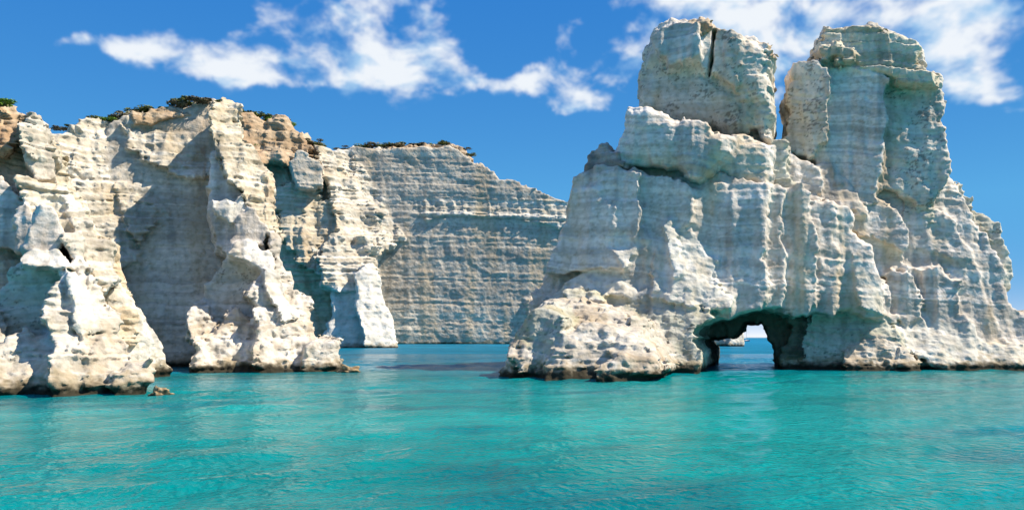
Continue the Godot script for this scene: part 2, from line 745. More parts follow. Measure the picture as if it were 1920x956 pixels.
# ---------------------------------------------------------------- the setting
func setup_view() -> void:
	var cam := Camera3D.new()
	cam.name = "camera"
	cam.projection = Camera3D.PROJECTION_FRUSTUM
	cam.keep_aspect = Camera3D.KEEP_WIDTH
	var near := 0.5
	cam.near = near
	cam.far = 40000.0
	cam.size = near * 1920.0 / F
	cam.frustum_offset = Vector2(0, near * (HORIZON - 478.0) / F)
	cam.position = Vector3(0, H, 0)
	add_child(cam)
	cam.current = true
	var env := Environment.new()
	env.background_mode = Environment.BG_SKY
	env.tonemap_mode = Environment.TONE_MAPPER_LINEAR
	env.tonemap_exposure = 1.6
	env.sdfgi_enabled = true
	env.ssao_enabled = true
	env.ssil_enabled = true
	var sky := Sky.new()
	var pm := PanoramaSkyMaterial.new()
	pm.panorama = ImageTexture.create_from_image(sky_image())
	sky.sky_material = pm
	env.sky = sky
	var we := WorldEnvironment.new()
	we.name = "world_environment"
	we.environment = env
	add_child(we)
	var sun := DirectionalLight3D.new()
	sun.name = "sun"
	sun.light_energy = 1.5
	sun.light_color = Color(1.0, 0.955, 0.88)
	sun.light_angular_distance = 0.5
	sun.shadow_enabled = true
	add_child(sun)
	sun.look_at_from_position(Vector3(0.62, 0.74, 0.05) * 100.0, Vector3.ZERO)

# clouds: [px, py, half width, half height, strength]
const CLOUDS := [
	{"c": [690, 8, 130, 46, 1.2]}, {"c": [560, 10, 80, 40, 1.0]},
	{"c": [175, 82, 90, 20, 1.0]}, {"c": [280, 85, 85, 32, 0.95]}, {"c": [370, 110, 95, 32, 0.95]}, {"c": [430, 110, 55, 45, 0.9]}, {"c": [500, 143, 110, 16, 0.7]}, {"c": [590, 150, 50, 9, 0.6]},
	{"c": [570, 55, 115, 95, 1.35]}, {"c": [650, 70, 110, 80, 1.1]}, {"c": [720, 60, 90, 110, 1.15]}, {"c": [790, 110, 75, 60, 0.85]}, {"c": [850, 148, 75, 30, 0.85]}, {"c": [925, 160, 65, 18, 0.75]},
	{"c": [1010, 155, 62, 36, 1.4]}, {"c": [1055, 115, 42, 66, 1.3]}, {"c": [1140, 130, 75, 42, 1.2]}, {"c": [1060, 190, 66, 20, 1.3]},
	{"c": [1180, 45, 70, 60, 1.1]}, {"c": [1270, 20, 110, 60, 1.1]}, {"c": [1420, 45, 160, 70, 1.2]}, {"c": [1520, 90, 110, 75, 0.95]}, {"c": [1570, 30, 150, 30, 1.0]},
	{"c": [1740, 60, 140, 56, 1.1]}, {"c": [1850, 80, 120, 48, 1.15]}, {"c": [1700, 110, 100, 30, 0.7]}, {"c": [1790, 155, 80, 36, 1.1]}, {"c": [1870, 185, 90, 30, 1.1]}, {"c": [1900, 222, 40, 9, 0.7]}, {"c": [1480, 60, 420, 110, 0.55]}, {"c": [1780, 70, 260, 90, 0.5]}, {"c": [1460, 170, 44, 34, 1.2]}, {"c": [1850, 20, 170, 40, 0.9]},
]

func sky_image() -> Image:
	var W := 2048
	var HH := 1024
	var n1 := noise(FastNoiseLite.TYPE_SIMPLEX_SMOOTH, 5, 3.2, 6)
	n1.fractal_gain = 0.56
	n1.fractal_lacunarity = 2.1
	var n2 := noise(FastNoiseLite.TYPE_SIMPLEX_SMOOTH, 6, 1.1, 3)
	var n3 := noise(FastNoiseLite.TYPE_SIMPLEX_SMOOTH, 9, 5.0, 3)
	var base := Image.create(W, HH, false, Image.FORMAT_RGBF)
	fill_sky(base, 0, W, 0, HH, W, HH, n1, n2, n3)
	base.resize(W * 2, HH * 2, Image.INTERPOLATE_BILINEAR)
	# the part in view once more at the full size
	fill_sky(base, 0, 460, 720, 1024, W * 2, HH * 2, n1, n2, n3)
	fill_sky(base, W * 2 - 460, W * 2, 720, 1024, W * 2, HH * 2, n1, n2, n3)
	return base

func fill_sky(im: Image, x0: int, x1: int, y0: int, y1: int, W: int, HH: int, n1: FastNoiseLite, n2: FastNoiseLite, n3: FastNoiseLite) -> void:
	for y in range(y0, y1):
		var el := (0.5 - (y + 0.5) / HH) * PI
		var se := sin(el)
		var ce := cos(el)
		if el <= 0.0:
			im.fill_rect(Rect2i(x0, y, x1 - x0, y1 - y), Color(0.05, 0.16, 0.20))
			break
		var deg := rad_to_deg(el)
		# clear air: pale at the horizon, deep overhead
		var air := Vector3(0.011, 0.108, 0.375).lerp(Vector3(0.066, 0.255, 0.490), exp(-maxf(0, deg - 9.0) / 9.5))
		if deg < 9.0:
			air = air.lerp(Vector3(0.60, 0.62, 0.66), exp(-deg / 1.5))
		for x in range(x0, x1):
			var az := wrapf((x + 0.5) / W * TAU, -PI, PI)
			var d := Vector3(sin(az) * ce, se, -cos(az) * ce)
			var dens := 0.0
			var shade := 0.0
			if d.z < -0.3:
				var px := 960.0 + F * d.x / -d.z
				var py := HORIZON - F * d.y / -d.z
				var warp := n3.get_noise_3d(d.x * 0.8, d.y * 0.8, d.z * 0.8) * 46.0 + n1.get_noise_3d(d.x * 6.0, d.y * 6.0, d.z * 6.0) * 26.0
				var warp2 := n3.get_noise_3d(d.x * 0.8 + 5.0, d.y * 0.8, d.z * 0.8) * 26.0 + n1.get_noise_3d(d.x * 6.0 + 4.0, d.y * 6.0, d.z * 6.0) * 22.0
				for q in CLOUDS:
					var c: Array = q.c
					var ux: float = (px + warp - c[0]) / (c[2] * 1.5)
					var uy: float = (py + warp2 - c[1]) / (c[3] * 1.5)
					var r2 := ux * ux + uy * uy
					if r2 < 1.0:
						var v: float = (1.0 - r2) * (1.0 - r2 * 0.6) * c[4]
						shade += v * uy
						dens = 1.0 - (1.0 - dens) * (1.0 - minf(v * 0.95, 0.97))
			# elsewhere clouds of the same sort, cover raised to add fill light
			var edge := clampf(maxf(absf(az) - 0.6, (deg - 24.0) / 40.0) * 4.0, 0.0, 1.0)
			if edge > 0.0:
				dens = lerpf(dens, (n2.get_noise_3d(d.x, d.y * 1.7, d.z) + 0.10) * 2.6, edge)
			var col := air
			if dens > 0.0:
				dens = minf(dens, 1.0)
				var wv := n3.get_noise_3d(d.x, d.y, d.z) * 0.05
				var nv := n1.get_noise_3d(d.x * 1.7 + wv, d.y * 3.0 + wv, d.z * 1.7)
				var n4 := n1.get_noise_3d(d.x * 4.5 + 3.0, d.y * 8.0 + wv * 3.0, d.z * 4.5)
				var a := smoothstep(-0.08, 0.72, dens - 0.52 + nv * 1.15 + n4 * 0.55) * minf(1.0, dens * 2.2)
				if a > 0.0:
					# lit from the right and above
					var dn := nv - n1.get_noise_3d((d.x + 0.016) * 1.7 + wv, (d.y + 0.016) * 3.0 + wv, d.z * 1.7)
					var lit := clampf(0.68 + dn * 2.6 + nv * 0.35 - shade * 0.35 + (1.0 - a) * 0.1, 0.0, 1.0)
					var cc := Vector3(0.24, 0.385, 0.55).lerp(Vector3(0.57, 0.595, 0.62), lit)
					col = air.lerp(cc, a * 0.95)
			im.set_pixel(x, y, Color(col.x, col.y, col.z))

func build_sea() -> void:
	var st_v := PackedVector3Array()
	var st_n := PackedVector3Array()
	var st_c := PackedColorArray()
	var idx := PackedInt32Array()
	var rng := RandomNumberGenerator.new()
	rng.seed = 12
	var waves := []
	for w in 16:
		var lam := exp(rng.randf_range(log(1.1), log(6.0)))
		var ang := rng.randf_range(-0.9, 0.9) + 0.5
		waves.append([cos(ang) * TAU / lam, sin(ang) * TAU / lam, rng.randf() * TAU, 0.0075 * pow(lam, 0.8)])
	var n_gust := noise(FastNoiseLite.TYPE_SIMPLEX_SMOOTH, 31, 0.035, 3)
	var n_col := noise(FastNoiseLite.TYPE_SIMPLEX_SMOOTH, 32, 0.03, 4)
	# x and z lines: fine in the bay, wider towards the horizon
	var xs := lines(-62.0, 88.0, 0.38, 15000.0)
	var zs := PackedFloat32Array()
	var zz := -8.0
	while zz > -150.0:
		zs.append(zz)
		zz -= maxf(0.17, -zz * 0.0052)
	var st := 0.8
	while zz > -30000.0:
		zs.append(zz)
		st *= 1.16
		zz -= st
	zs.reverse()
	st = 0.2
	zz = -8.0
	while zz < 30000.0:
		st *= 1.3
		zz += st
		zs.append(zz)
	var nxl := xs.size()
	for z in zs:
		for x in xs:
			var y := 0.0
			var gx := 0.0
			var gz := 0.0
			var inside := minf(minf(x + 62.0, 88.0 - x), minf((z + 150.0) * 0.15, -8.0 - z))
			if inside > 0.0:
				var k := smoothstep(0.0, 6.0, inside) * (0.75 + 0.9 * n_gust.get_noise_2d(x, z))
				for w in waves:
					var ph: float = w[0] * x + w[1] * z + w[2] + 1.2 * n_gust.get_noise_2d(z * 3.0, x * 3.0)
					var s := sin(ph)
					var am: float = w[3] * k
					y += am * s
					var cph := cos(ph) * am
					gx += w[0] * cph
					gz += w[1] * cph
			st_v.append(Vector3(x, y, z))
			st_n.append(Vector3(-gx, 1, -gz).normalized())
			st_c.append(sea_colour(x, z, n_col))
	var far_idx := PackedInt32Array()
	for r in zs.size() - 1:
		for q in nxl - 1:
			var a := r * nxl + q
			if zs[r] < -149.0:
				far_idx.append_array(PackedInt32Array([a, a + 1, a + nxl, a + 1, a + nxl + 1, a + nxl]))
				continue
			idx.append_array(PackedInt32Array([a, a + 1, a + nxl, a + 1, a + nxl + 1, a + nxl]))
	var arr := []
	arr.resize(Mesh.ARRAY_MAX)
	arr[Mesh.ARRAY_VERTEX] = st_v
	arr[Mesh.ARRAY_NORMAL] = st_n
	arr[Mesh.ARRAY_COLOR] = st_c
	arr[Mesh.ARRAY_INDEX] = idx
	var mesh := ArrayMesh.new()
	mesh.add_surface_from_arrays(Mesh.PRIMITIVE_TRIANGLES, arr)
	arr[Mesh.ARRAY_INDEX] = far_idx
	mesh.add_surface_from_arrays(Mesh.PRIMITIVE_TRIANGLES, arr)
	var m := StandardMaterial3D.new()
	m.vertex_color_use_as_albedo = true
	m.roughness = 0.10
	m.metallic_specular = 0.14
	m.uv1_triplanar = true
	m.uv1_scale = Vector3(0.17, 0.17, 0.17)
	m.normal_enabled = true
	var nn := noise(FastNoiseLite.TYPE_SIMPLEX_SMOOTH, 41, 0.014, 4)
	m.normal_texture = noise_tex(nn, 1024, Color.BLACK, Color.GRAY, Color.WHITE, true, 12.0)
	m.normal_scale = 1.1
	var far_m: StandardMaterial3D = m.duplicate()
	far_m.roughness = 0.32
	far_m.metallic_specular = 0.14
	mesh.surface_set_material(0, m)
	mesh.surface_set_material(1, far_m)
	var o := MeshInstance3D.new()
	o.name = "sea"
	o.mesh = mesh
	add_child(o, true)
	tag(o, "turquoise sea filling the bay, ruffled by small waves", "", "", "structure")
	print("sea verts ", st_v.size(), " tris ", idx.size() / 3)

func lines(a: float, b: float, step: float, far: float) -> PackedFloat32Array:
	var out := PackedFloat32Array()
	var p := b
	var s := step
	var right := []
	while p < far:
		s *= 1.22
		p += s
		right.append(p)
	p = a
	s = step
	var lefts := []
	while p > -far:
		s *= 1.22
		p -= s
		lefts.append(p)
	lefts.reverse()
	for v in lefts:
		out.append(v)
	var n := int((b - a) / step)
	for k in n + 1:
		out.append(a + (b - a) * k / n)
	for v in right:
		out.append(v)
	return out

# colour of the water by its depth: pale sand under the bay, deep water beyond
func sea_colour(x: float, z: float, n: FastNoiseLite) -> Color:
	var d := -z
	var v := n.get_noise_2d(x, z * 1.6)
	var t := smoothstep(48.0, 105.0, d - x * 0.35 + v * 26.0)
	# a bank of pale sand under the middle of the bay, deeper all round it
	var bank := exp(-pow((x - 1.0 + v * 8.0) / 15.0, 2.0) - pow((d - 30.0) / 17.0, 2.0)) + 0.45 * exp(-pow((x - 24.0) / 16.0, 2.0) - pow((d - 52.0) / 13.0, 2.0))
	var c := Vector3(0.001, 0.168, 0.178).lerp(Vector3(0.002, 0.262, 0.245), clampf(bank, 0.0, 1.0)).lerp(Vector3(0.002, 0.130, 0.205), t)
	t = smoothstep(120.0, 420.0, d)
	c = c.lerp(Vector3(0.004, 0.17, 0.30), t)
	# sunken rock and weed
	var w := n.get_noise_2d(x * 2.3 + 70.0, z * 3.4)
	c = c.lerp(Vector3(0.003, 0.09, 0.125), clampf(w * 2.0 - 0.35, 0.0, 0.55))
	# ripple reflections and caustics painted into the colour as streaks, with some weed
	var f := n.get_noise_2d(x * 9.0 + z * 2.0, z * 26.0)
	c *= 1.0 + 0.40 * v + 0.20 * f
	return Color(c.x, c.y, c.z)

# ---------------------------------------------------------------- the rocks
func sea_stack() -> void:
	var o := thing("sea_stack", "tall pale sea stack with two towers and an arch through its foot", "sea stack")
	var L := []
	var slab := []
	var left_tower := []
	var right_tower := []
	# --- main masses
	L.append(lobe("strata", 73.5, 0.22, 0.0, 1.3, [985, 640, 989, 578, 1024, 505, 1050, 435, 1077, 358, 1103, 317, 1160, 303, 1340, 330, 1440, 345, 1436, 420, 1430, 568, 1420, 600, 1330, 600, 1330, 660, 1000, 660]))
	L.append(lobe("strata", 79.0, 0.22, -0.28, 1.3, [1440, 345, 1470, 266, 1540, 296, 1690, 368, 1780, 345, 1820, 400, 1868, 480, 1888, 540, 1893, 566, 1915, 588, 1950, 596, 1950, 690, 1700, 690, 1500, 640, 1470, 600, 1430, 575]))
	L.append(lobe("rough", 78.0, 0.1, 0.0, 1.0, [1150, 292, 1185, 214, 1250, 206, 1425, 226, 1438, 268, 1475, 262, 1490, 350, 1150, 350]))
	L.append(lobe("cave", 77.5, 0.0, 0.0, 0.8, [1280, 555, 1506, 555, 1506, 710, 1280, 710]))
	# --- left foot and pillar
	L.append(lobe("rough", 70.0, 0.5, 0.0, 1.0, [985, 610, 1020, 560, 1060, 535, 1130, 540, 1330, 575, 1345, 600, 1336, 650, 1340, 705, 985, 705]))
	L.append(lobe("crag", 62.5, 1.5, -0.1, 1.6, [955, 690, 966, 642, 994, 600, 1017, 577, 1040, 571, 1081, 557, 1134, 577, 1196, 603, 1215, 645, 1225, 690]))
	L.append(lobe("rough", 60.5, 0.5, 0.5, 1.2, [934, 705, 950, 672, 966, 642, 994, 600, 1017, 577, 1040, 573, 1062, 600, 1050, 650, 1062, 714, 1012, 719]))
	L.append(lobe("crag", 57.5, 0.9, -0.15, 1.6, [1010, 716, 1030, 672, 1050, 640, 1070, 620, 1110, 606, 1170, 618, 1210, 647, 1233, 672, 1242, 692, 1222, 716, 1164, 722, 1100, 722]))
	L.append(lobe("crag", 55.6, 0.55, -0.5, 0.9, [1120, 690, 1140, 676, 1200, 674, 1232, 680, 1238, 694, 1215, 716, 1165, 722, 1130, 722]))
	L.append(lobe("rough", 69.0, 0.35, 0.0, 1.4, [1225, 640, 1240, 600, 1310, 610, 1322, 640, 1336, 660, 1340, 705, 1225, 705]))
	L.append(lobe("strata", 73.4, 0.16, 0.0, 0.5, [1404, 352, 1440, 345, 1470, 352, 1462, 572, 1400, 572]))
	# --- left face: buttresses
	L.append(lobe("strata", 73.0, 0.10, 0.1, 0.7, [1077, 358, 1082, 328, 1103, 316, 1156, 311, 1206, 327, 1197, 344, 1201, 400, 1190, 440, 1080, 420]))
	L.append(lobe("strata", 73.0, 0.16, 0.12, 0.6, [1077, 364, 1109, 357, 1121, 373, 1124, 388, 1150, 391, 1157, 432, 1141, 449, 1167, 504, 1060, 504, 1028, 508, 1050, 435]))
	L.append(lobe("strata", 72.2, 0.10, -0.12, 0.6, [1154, 390, 1182, 384, 1202, 391, 1197, 403, 1210, 443, 1221, 464, 1222, 524, 1205, 528, 1167, 504, 1141, 449, 1157, 432]))
	L.append(lobe("strata", 72.6, 0.10, 0.0, 0.7, [1204, 342, 1226, 334, 1268, 347, 1285, 360, 1291, 395, 1280, 430, 1252, 474, 1225, 468, 1212, 430]))
	L.append(lobe("strata", 72.5, 0.14, -0.1, 0.6, [1292, 372, 1328, 351, 1356, 353, 1363, 370, 1365, 428, 1350, 476, 1330, 484, 1295, 452]))
	L.append(lobe("strata", 72.2, 0.12, -0.2, 0.6, [1369, 368, 1390, 346, 1417, 355, 1429, 379, 1435, 447, 1426, 484, 1414, 507, 1385, 503, 1366, 440]))
	L.append(lobe("strata", 71.7, 0.1, -0.1, 0.5, [1378, 487, 1410, 480, 1426, 490, 1424, 570, 1375, 574, 1370, 540]))
	L.append(lobe("chalk", 71.6, 0.55, -0.30, 0.6, [1218, 440, 1250, 408, 1276, 418, 1300, 470, 1345, 482, 1350, 566, 1225, 552]))
	L.append(lobe("chalk", 72.1, 0.62, -0.3, 0.5, [1165, 432, 1182, 420, 1196, 440, 1188, 470, 1172, 502, 1158, 470]))
	L.append(lobe("chalk", 71.0, 0.4, -0.55, 0.35, [1246, 420, 1258, 412, 1270, 440, 1280, 500, 1268, 520, 1250, 480]))
	L.append(lobe("chalk", 71.0, 0.85, -0.1, 0.5, [1066, 532, 1106, 503, 1167, 510, 1197, 528, 1243, 513, 1302, 533, 1376, 556, 1378, 570, 1355, 570, 1273, 560, 1214, 556, 1126, 549, 1074, 542]))
	L.append(lobe("rough", 70.6, 0.8, 0.0, 0.4, [1060, 552, 1095, 548, 1130, 560, 1125, 572, 1080, 570]))
	# --- middle slab with its rounded belly
	slab.append(lobe("strata", 72.1, 0.02, -0.03, 2.2, [1143, 278, 1174, 217, 1181, 202, 1239, 200, 1264, 214, 1281, 227, 1315, 234, 1375, 252, 1378, 272, 1357, 302, 1336, 328, 1315, 333, 1267, 322, 1215, 305, 1168, 316]))
	slab.append(lobe("strata", 72.8, 0.1, -0.14, 1.8, [1378, 257, 1405, 250, 1447, 276, 1446, 320, 1442, 356, 1400, 348, 1342, 322, 1340, 305, 1360, 275]))
	slab.append(lobe("strata", 72.2, 0.06, 0.0, 0.8, [1281, 236, 1318, 240, 1322, 280, 1312, 325, 1280, 318, 1274, 270]))
	slab.append(lobe("knob", 74.0, 0.2, 0.2, 0.8, [1096, 298, 1110, 284, 1129, 266, 1160, 286, 1174, 312, 1100, 322]))
	# --- left tower
	left_tower.append(lobe("pitted", 75.6, 0.0, 0.06, 1.8, [1195, 204, 1190, 165, 1192, 138, 1205, 118, 1253, 126, 1284, 113, 1329, 137, 1377, 154, 1405, 182, 1438, 196, 1447, 210, 1444, 260, 1433, 252, 1425, 235, 1410, 228, 1398, 245, 1390, 258, 1336, 233, 1267, 226, 1230, 205]))
	left_tower.append(lobe("pitted", 75.3, 0.14, 0.05, 1.8, [1192, 140, 1208, 100, 1212, 76, 1226, 54, 1239, 37, 1260, 30, 1308, 35, 1336, 47, 1381, 62, 1405, 75, 1430, 86, 1447, 110, 1447, 138, 1441, 165, 1438, 198, 1405, 184, 1377, 157, 1329, 140, 1284, 116, 1253, 130, 1205, 122]))
	left_tower.append(lobe("strata", 74.9, 0.12, -0.05, 0.6, [1313, 52, 1336, 47, 1386, 64, 1384, 120, 1378, 156, 1329, 139, 1316, 120]))
	left_tower.append(lobe("strata", 75.0, 0.12, -0.2, 0.6, [1388, 78, 1405, 75, 1430, 86, 1446, 112, 1440, 165, 1437, 196, 1405, 183, 1384, 160]))
	left_tower.append(lobe("strata", 74.9, 0.16, 0.15, 0.7, [1232, 62, 1262, 40, 1304, 46, 1304, 100, 1284, 114, 1254, 126]))
	left_tower.append(lobe("cap", 75.6, 0.7, 0.0, 0.3, [1280, 38, 1308, 34, 1330, 44, 1336, 52, 1300, 62, 1284, 54]))
	left_tower.append(lobe("cap", 75.4, 0.7, 0.0, 0.3, [1384, 70, 1410, 76, 1432, 88, 1444, 104, 1420, 100, 1390, 88]))
	# --- right tower
	right_tower.append(lobe("pitted", 81.2, 0.14, -0.10, 1.4, [1471, 264, 1476, 170, 1491, 120, 1520, 107, 1522, 88, 1535, 73, 1544, 50, 1582, 44, 1638, 48, 1699, 65, 1717, 88, 1719, 114, 1744, 137, 1756, 159, 1767, 200, 1771, 246, 1779, 317, 1779, 348, 1740, 382, 1690, 370, 1640, 340, 1550, 310]))
	right_tower.append(lobe("pitted", 79.7, 0.05, 0.10, 0.8, [1471, 256, 1476, 170, 1491, 121, 1538, 108, 1556, 130, 1552, 190, 1545, 255, 1525, 300, 1474, 286]))
	right_tower.append(lobe("strata", 79.8, 0.15, -0.05, 0.8, [1547, 104, 1608, 115, 1652, 137, 1658, 180, 1654, 240, 1652, 380, 1600, 380, 1526, 330, 1535, 255, 1545, 180]))
	right_tower.append(lobe("rough", 80.3, 0.13, -0.1, 0.8, [1692, 180, 1746, 170, 1752, 344, 1752, 420, 1690, 420, 1692, 300]))
	right_tower.append(lobe("pitted", 80.7, 0.14, -0.1, 0.5, [1656, 160, 1690, 165, 1690, 300, 1676, 356, 1644, 335, 1652, 240]))
	right_tower.append(lobe("ledges", 79.7, 0.12, -0.1, 0.7, [1520, 96, 1535, 73, 1544, 50, 1582, 43, 1638, 47, 1699, 64, 1718, 88, 1720, 114, 1745, 137, 1747, 154, 1700, 152, 1640, 126, 1560, 104]))
	right_tower.append(lobe("ledges", 79.2, 0.12, -0.1, 0.4, [1538, 84, 1560, 74, 1600, 84, 1612, 108, 1590, 114, 1550, 104]))
	right_tower.append(lobe("ledges", 79.9, 0.12, -0.1, 0.4, [1610, 118, 1660, 118, 1722, 132, 1744, 142, 1742, 160, 1700, 158, 1650, 140]))
	# --- right face: buttresses and long slope
	L.append(lobe("strata", 74.6, 0.10, -0.05, 0.8, [1449, 384, 1458, 353, 1487, 349, 1517, 367, 1523, 417, 1530, 480, 1526, 526, 1523, 578, 1470, 592, 1426, 572, 1423, 534, 1426, 488, 1436, 438]))
	L.append(lobe("strata", 75.2, 0.15, -0.1, 0.6, [1532, 388, 1554, 383, 1564, 410, 1568, 480, 1562, 540, 1560, 587, 1524, 587, 1530, 480]))
	L.append(lobe("strata", 75.2, 0.20, -0.25, 0.6, [1562, 392, 1581, 393, 1599, 411, 1603, 438, 1638, 501, 1649, 534, 1653, 582, 1600, 592, 1560, 587, 1568, 450]))
	L.append(lobe("chalk", 74.8, 0.45, -0.6, 0.4, [1596, 470, 1612, 450, 1640, 506, 1650, 540, 1652, 580, 1612, 575]))
	L.append(lobe("strata", 78.6, 0.3, -0.1, 0.8, [1448, 300, 1475, 285, 1520, 310, 1545, 350, 1530, 380, 1450, 360]))
	L.append(lobe("strata", 78.8, 0.3, -0.2, 0.8, [1530, 318, 1560, 312, 1600, 345, 1620, 400, 1570, 385, 1535, 370]))
	L.append(lobe("strata", 79.2, 0.18, -0.15, 0.8, [1696, 392, 1748, 388, 1790, 420, 1815, 480, 1790, 492, 1700, 455]))
	L.append(lobe("chalk", 76.5, 0.75, -0.35, 0.8, [1640, 560, 1650, 520, 1700, 560, 1760, 590, 1850, 640, 1935, 650, 1935, 690, 1800, 690, 1700, 640, 1650, 610]))
	L.append(lobe("strata", 76.7, 0.14, -0.1, 0.6, [1655, 511, 1680, 504, 1711, 520, 1723, 560, 1737, 592, 1700, 602, 1665, 572]))
	L.append(lobe("strata", 77.3, 0.14, -0.1, 0.6, [1721, 508, 1755, 507, 1794, 530, 1802, 600, 1799, 622, 1760, 592, 1730, 562]))
	L.append(lobe("strata", 78.0, 0.16, -0.15, 0.6, [1790, 488, 1816, 500, 1842, 560, 1874, 638, 1830, 630, 1800, 616, 1795, 540]))
	L.append(lobe("strata", 79.0, 0.25, -0.2, 0.5, [1838, 540, 1856, 548, 1890, 600, 1925, 660, 1890, 660, 1860, 610]))
	L.append(lobe("rough", 81.0, 0.12, -0.12, 0.7, [1776, 348, 1828, 374, 1821, 394, 1846, 400, 1869, 419, 1877, 459, 1894, 480, 1898, 534, 1888, 562, 1850, 530, 1812, 470, 1785, 420]))
	L.append(lobe("pitted", 80.8, 0.2, -0.1, 0.5, [1770, 330, 1788, 350, 1800, 380, 1815, 440, 1802, 452, 1780, 410, 1766, 370]))
	L.append(lobe("strata", 78.7, 0.28, -0.22, 0.6, [1540, 302, 1600, 330, 1650, 370, 1702, 440, 1692, 472, 1600, 422, 1545, 372]))
	L.append(lobe("strata", 78.4, 0.24, -0.3, 0.5, [1602, 424, 1660, 455, 1700, 500, 1650, 512, 1634, 490]))
	L.append(lobe("strata", 76.2, 0.2, -0.3, 0.4, [1622, 520, 1640, 506, 1660, 530, 1676, 590, 1655, 600]))
	L.append(lobe("strata", 77.2, 0.16, -0.25, 0.4, [1690, 545, 1712, 540, 1722, 580, 1740, 622, 1718, 616, 1696, 590]))
	L.append(lobe("strata", 77.0, 0.16, -0.3, 0.4, [1756, 552, 1778, 545, 1800, 590, 1812, 630, 1785, 626, 1765, 600]))
	# --- right foot
	L.append(lobe("rough", 75.6, 0.3, -0.05, 1.2, [1456, 704, 1464, 664, 1484, 640, 1494, 606, 1500, 570, 1560, 566, 1650, 582, 1690, 630, 1745, 690, 1745, 704]))
	L.append(lobe("crag", 73.6, 0.9, -0.15, 0.9, [1575, 704, 1580, 664, 1600, 645, 1640, 620, 1654, 632, 1658, 645, 1690, 650, 1724, 668, 1744, 692, 1740, 704]))
	L.append(lobe("rough", 76.2, 0.7, -0.35, 1.0, [1650, 630, 1680, 602, 1740, 632, 1800, 662, 1870, 664, 1935, 660, 1935, 700, 1760, 704, 1700, 690]))
	var cuts := [
		{"style": "", "d": 72.5, "lean": 0.0, "skew": 0.0, "to": 78.6, "damp_shade": 74.2, "p": [1303, 628, 1312, 614, 1336, 598, 1376, 590, 1424, 578, 1470, 586, 1492, 606, 1486, 636, 1464, 668, 1459, 760, 1334, 760, 1338, 692, 1335, 655, 1318, 634]},
		{"style": "", "d": 80.0, "lean": 0.0, "skew": 0.0, "to": 999.0, "p": [1312, 634, 1378, 629, 1384, 622, 1398, 606, 1421, 606, 1430, 600, 1440, 618, 1443, 635, 1454, 645, 1456, 740, 1334, 740, 1334, 655]},
		{"style": "", "d": 75.0, "lean": 0.0, "skew": 0.0, "to": 77.6, "p": [1222, 62, 1226, 62, 1240, 98, 1250, 120, 1256, 131, 1252, 132, 1237, 110]},
		{"style": "", "d": 75.0, "lean": 0.0, "skew": 0.0, "to": 76.4, "p": [1306, 46, 1310, 46, 1314, 84, 1309, 108, 1312, 134, 1306, 166, 1308, 134, 1305, 108, 1311, 84]},
		{"style": "", "d": 75.0, "lean": 0.0, "skew": 0.0, "to": 76.2, "p": [1338, 53, 1341, 54, 1334, 105, 1329, 142, 1327, 138, 1332, 95]},
	]
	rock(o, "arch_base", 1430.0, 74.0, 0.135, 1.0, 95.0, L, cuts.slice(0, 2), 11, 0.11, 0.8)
	rock(o, "ledge_slab", 1430.0, 74.0, 0.13, 1.0, 79.0, slab, [], 11, 0.11, 0.6)
	rock(o, "left_tower", 1430.0, 74.0, 0.13, 1.0, 86.0, left_tower, cuts.slice(2), 11, 0.11, 0.6)
	rock(o, "right_tower", 1430.0, 74.0, 0.13, 1.0, 89.0, right_tower, [], 11, 0.11, 1.0)

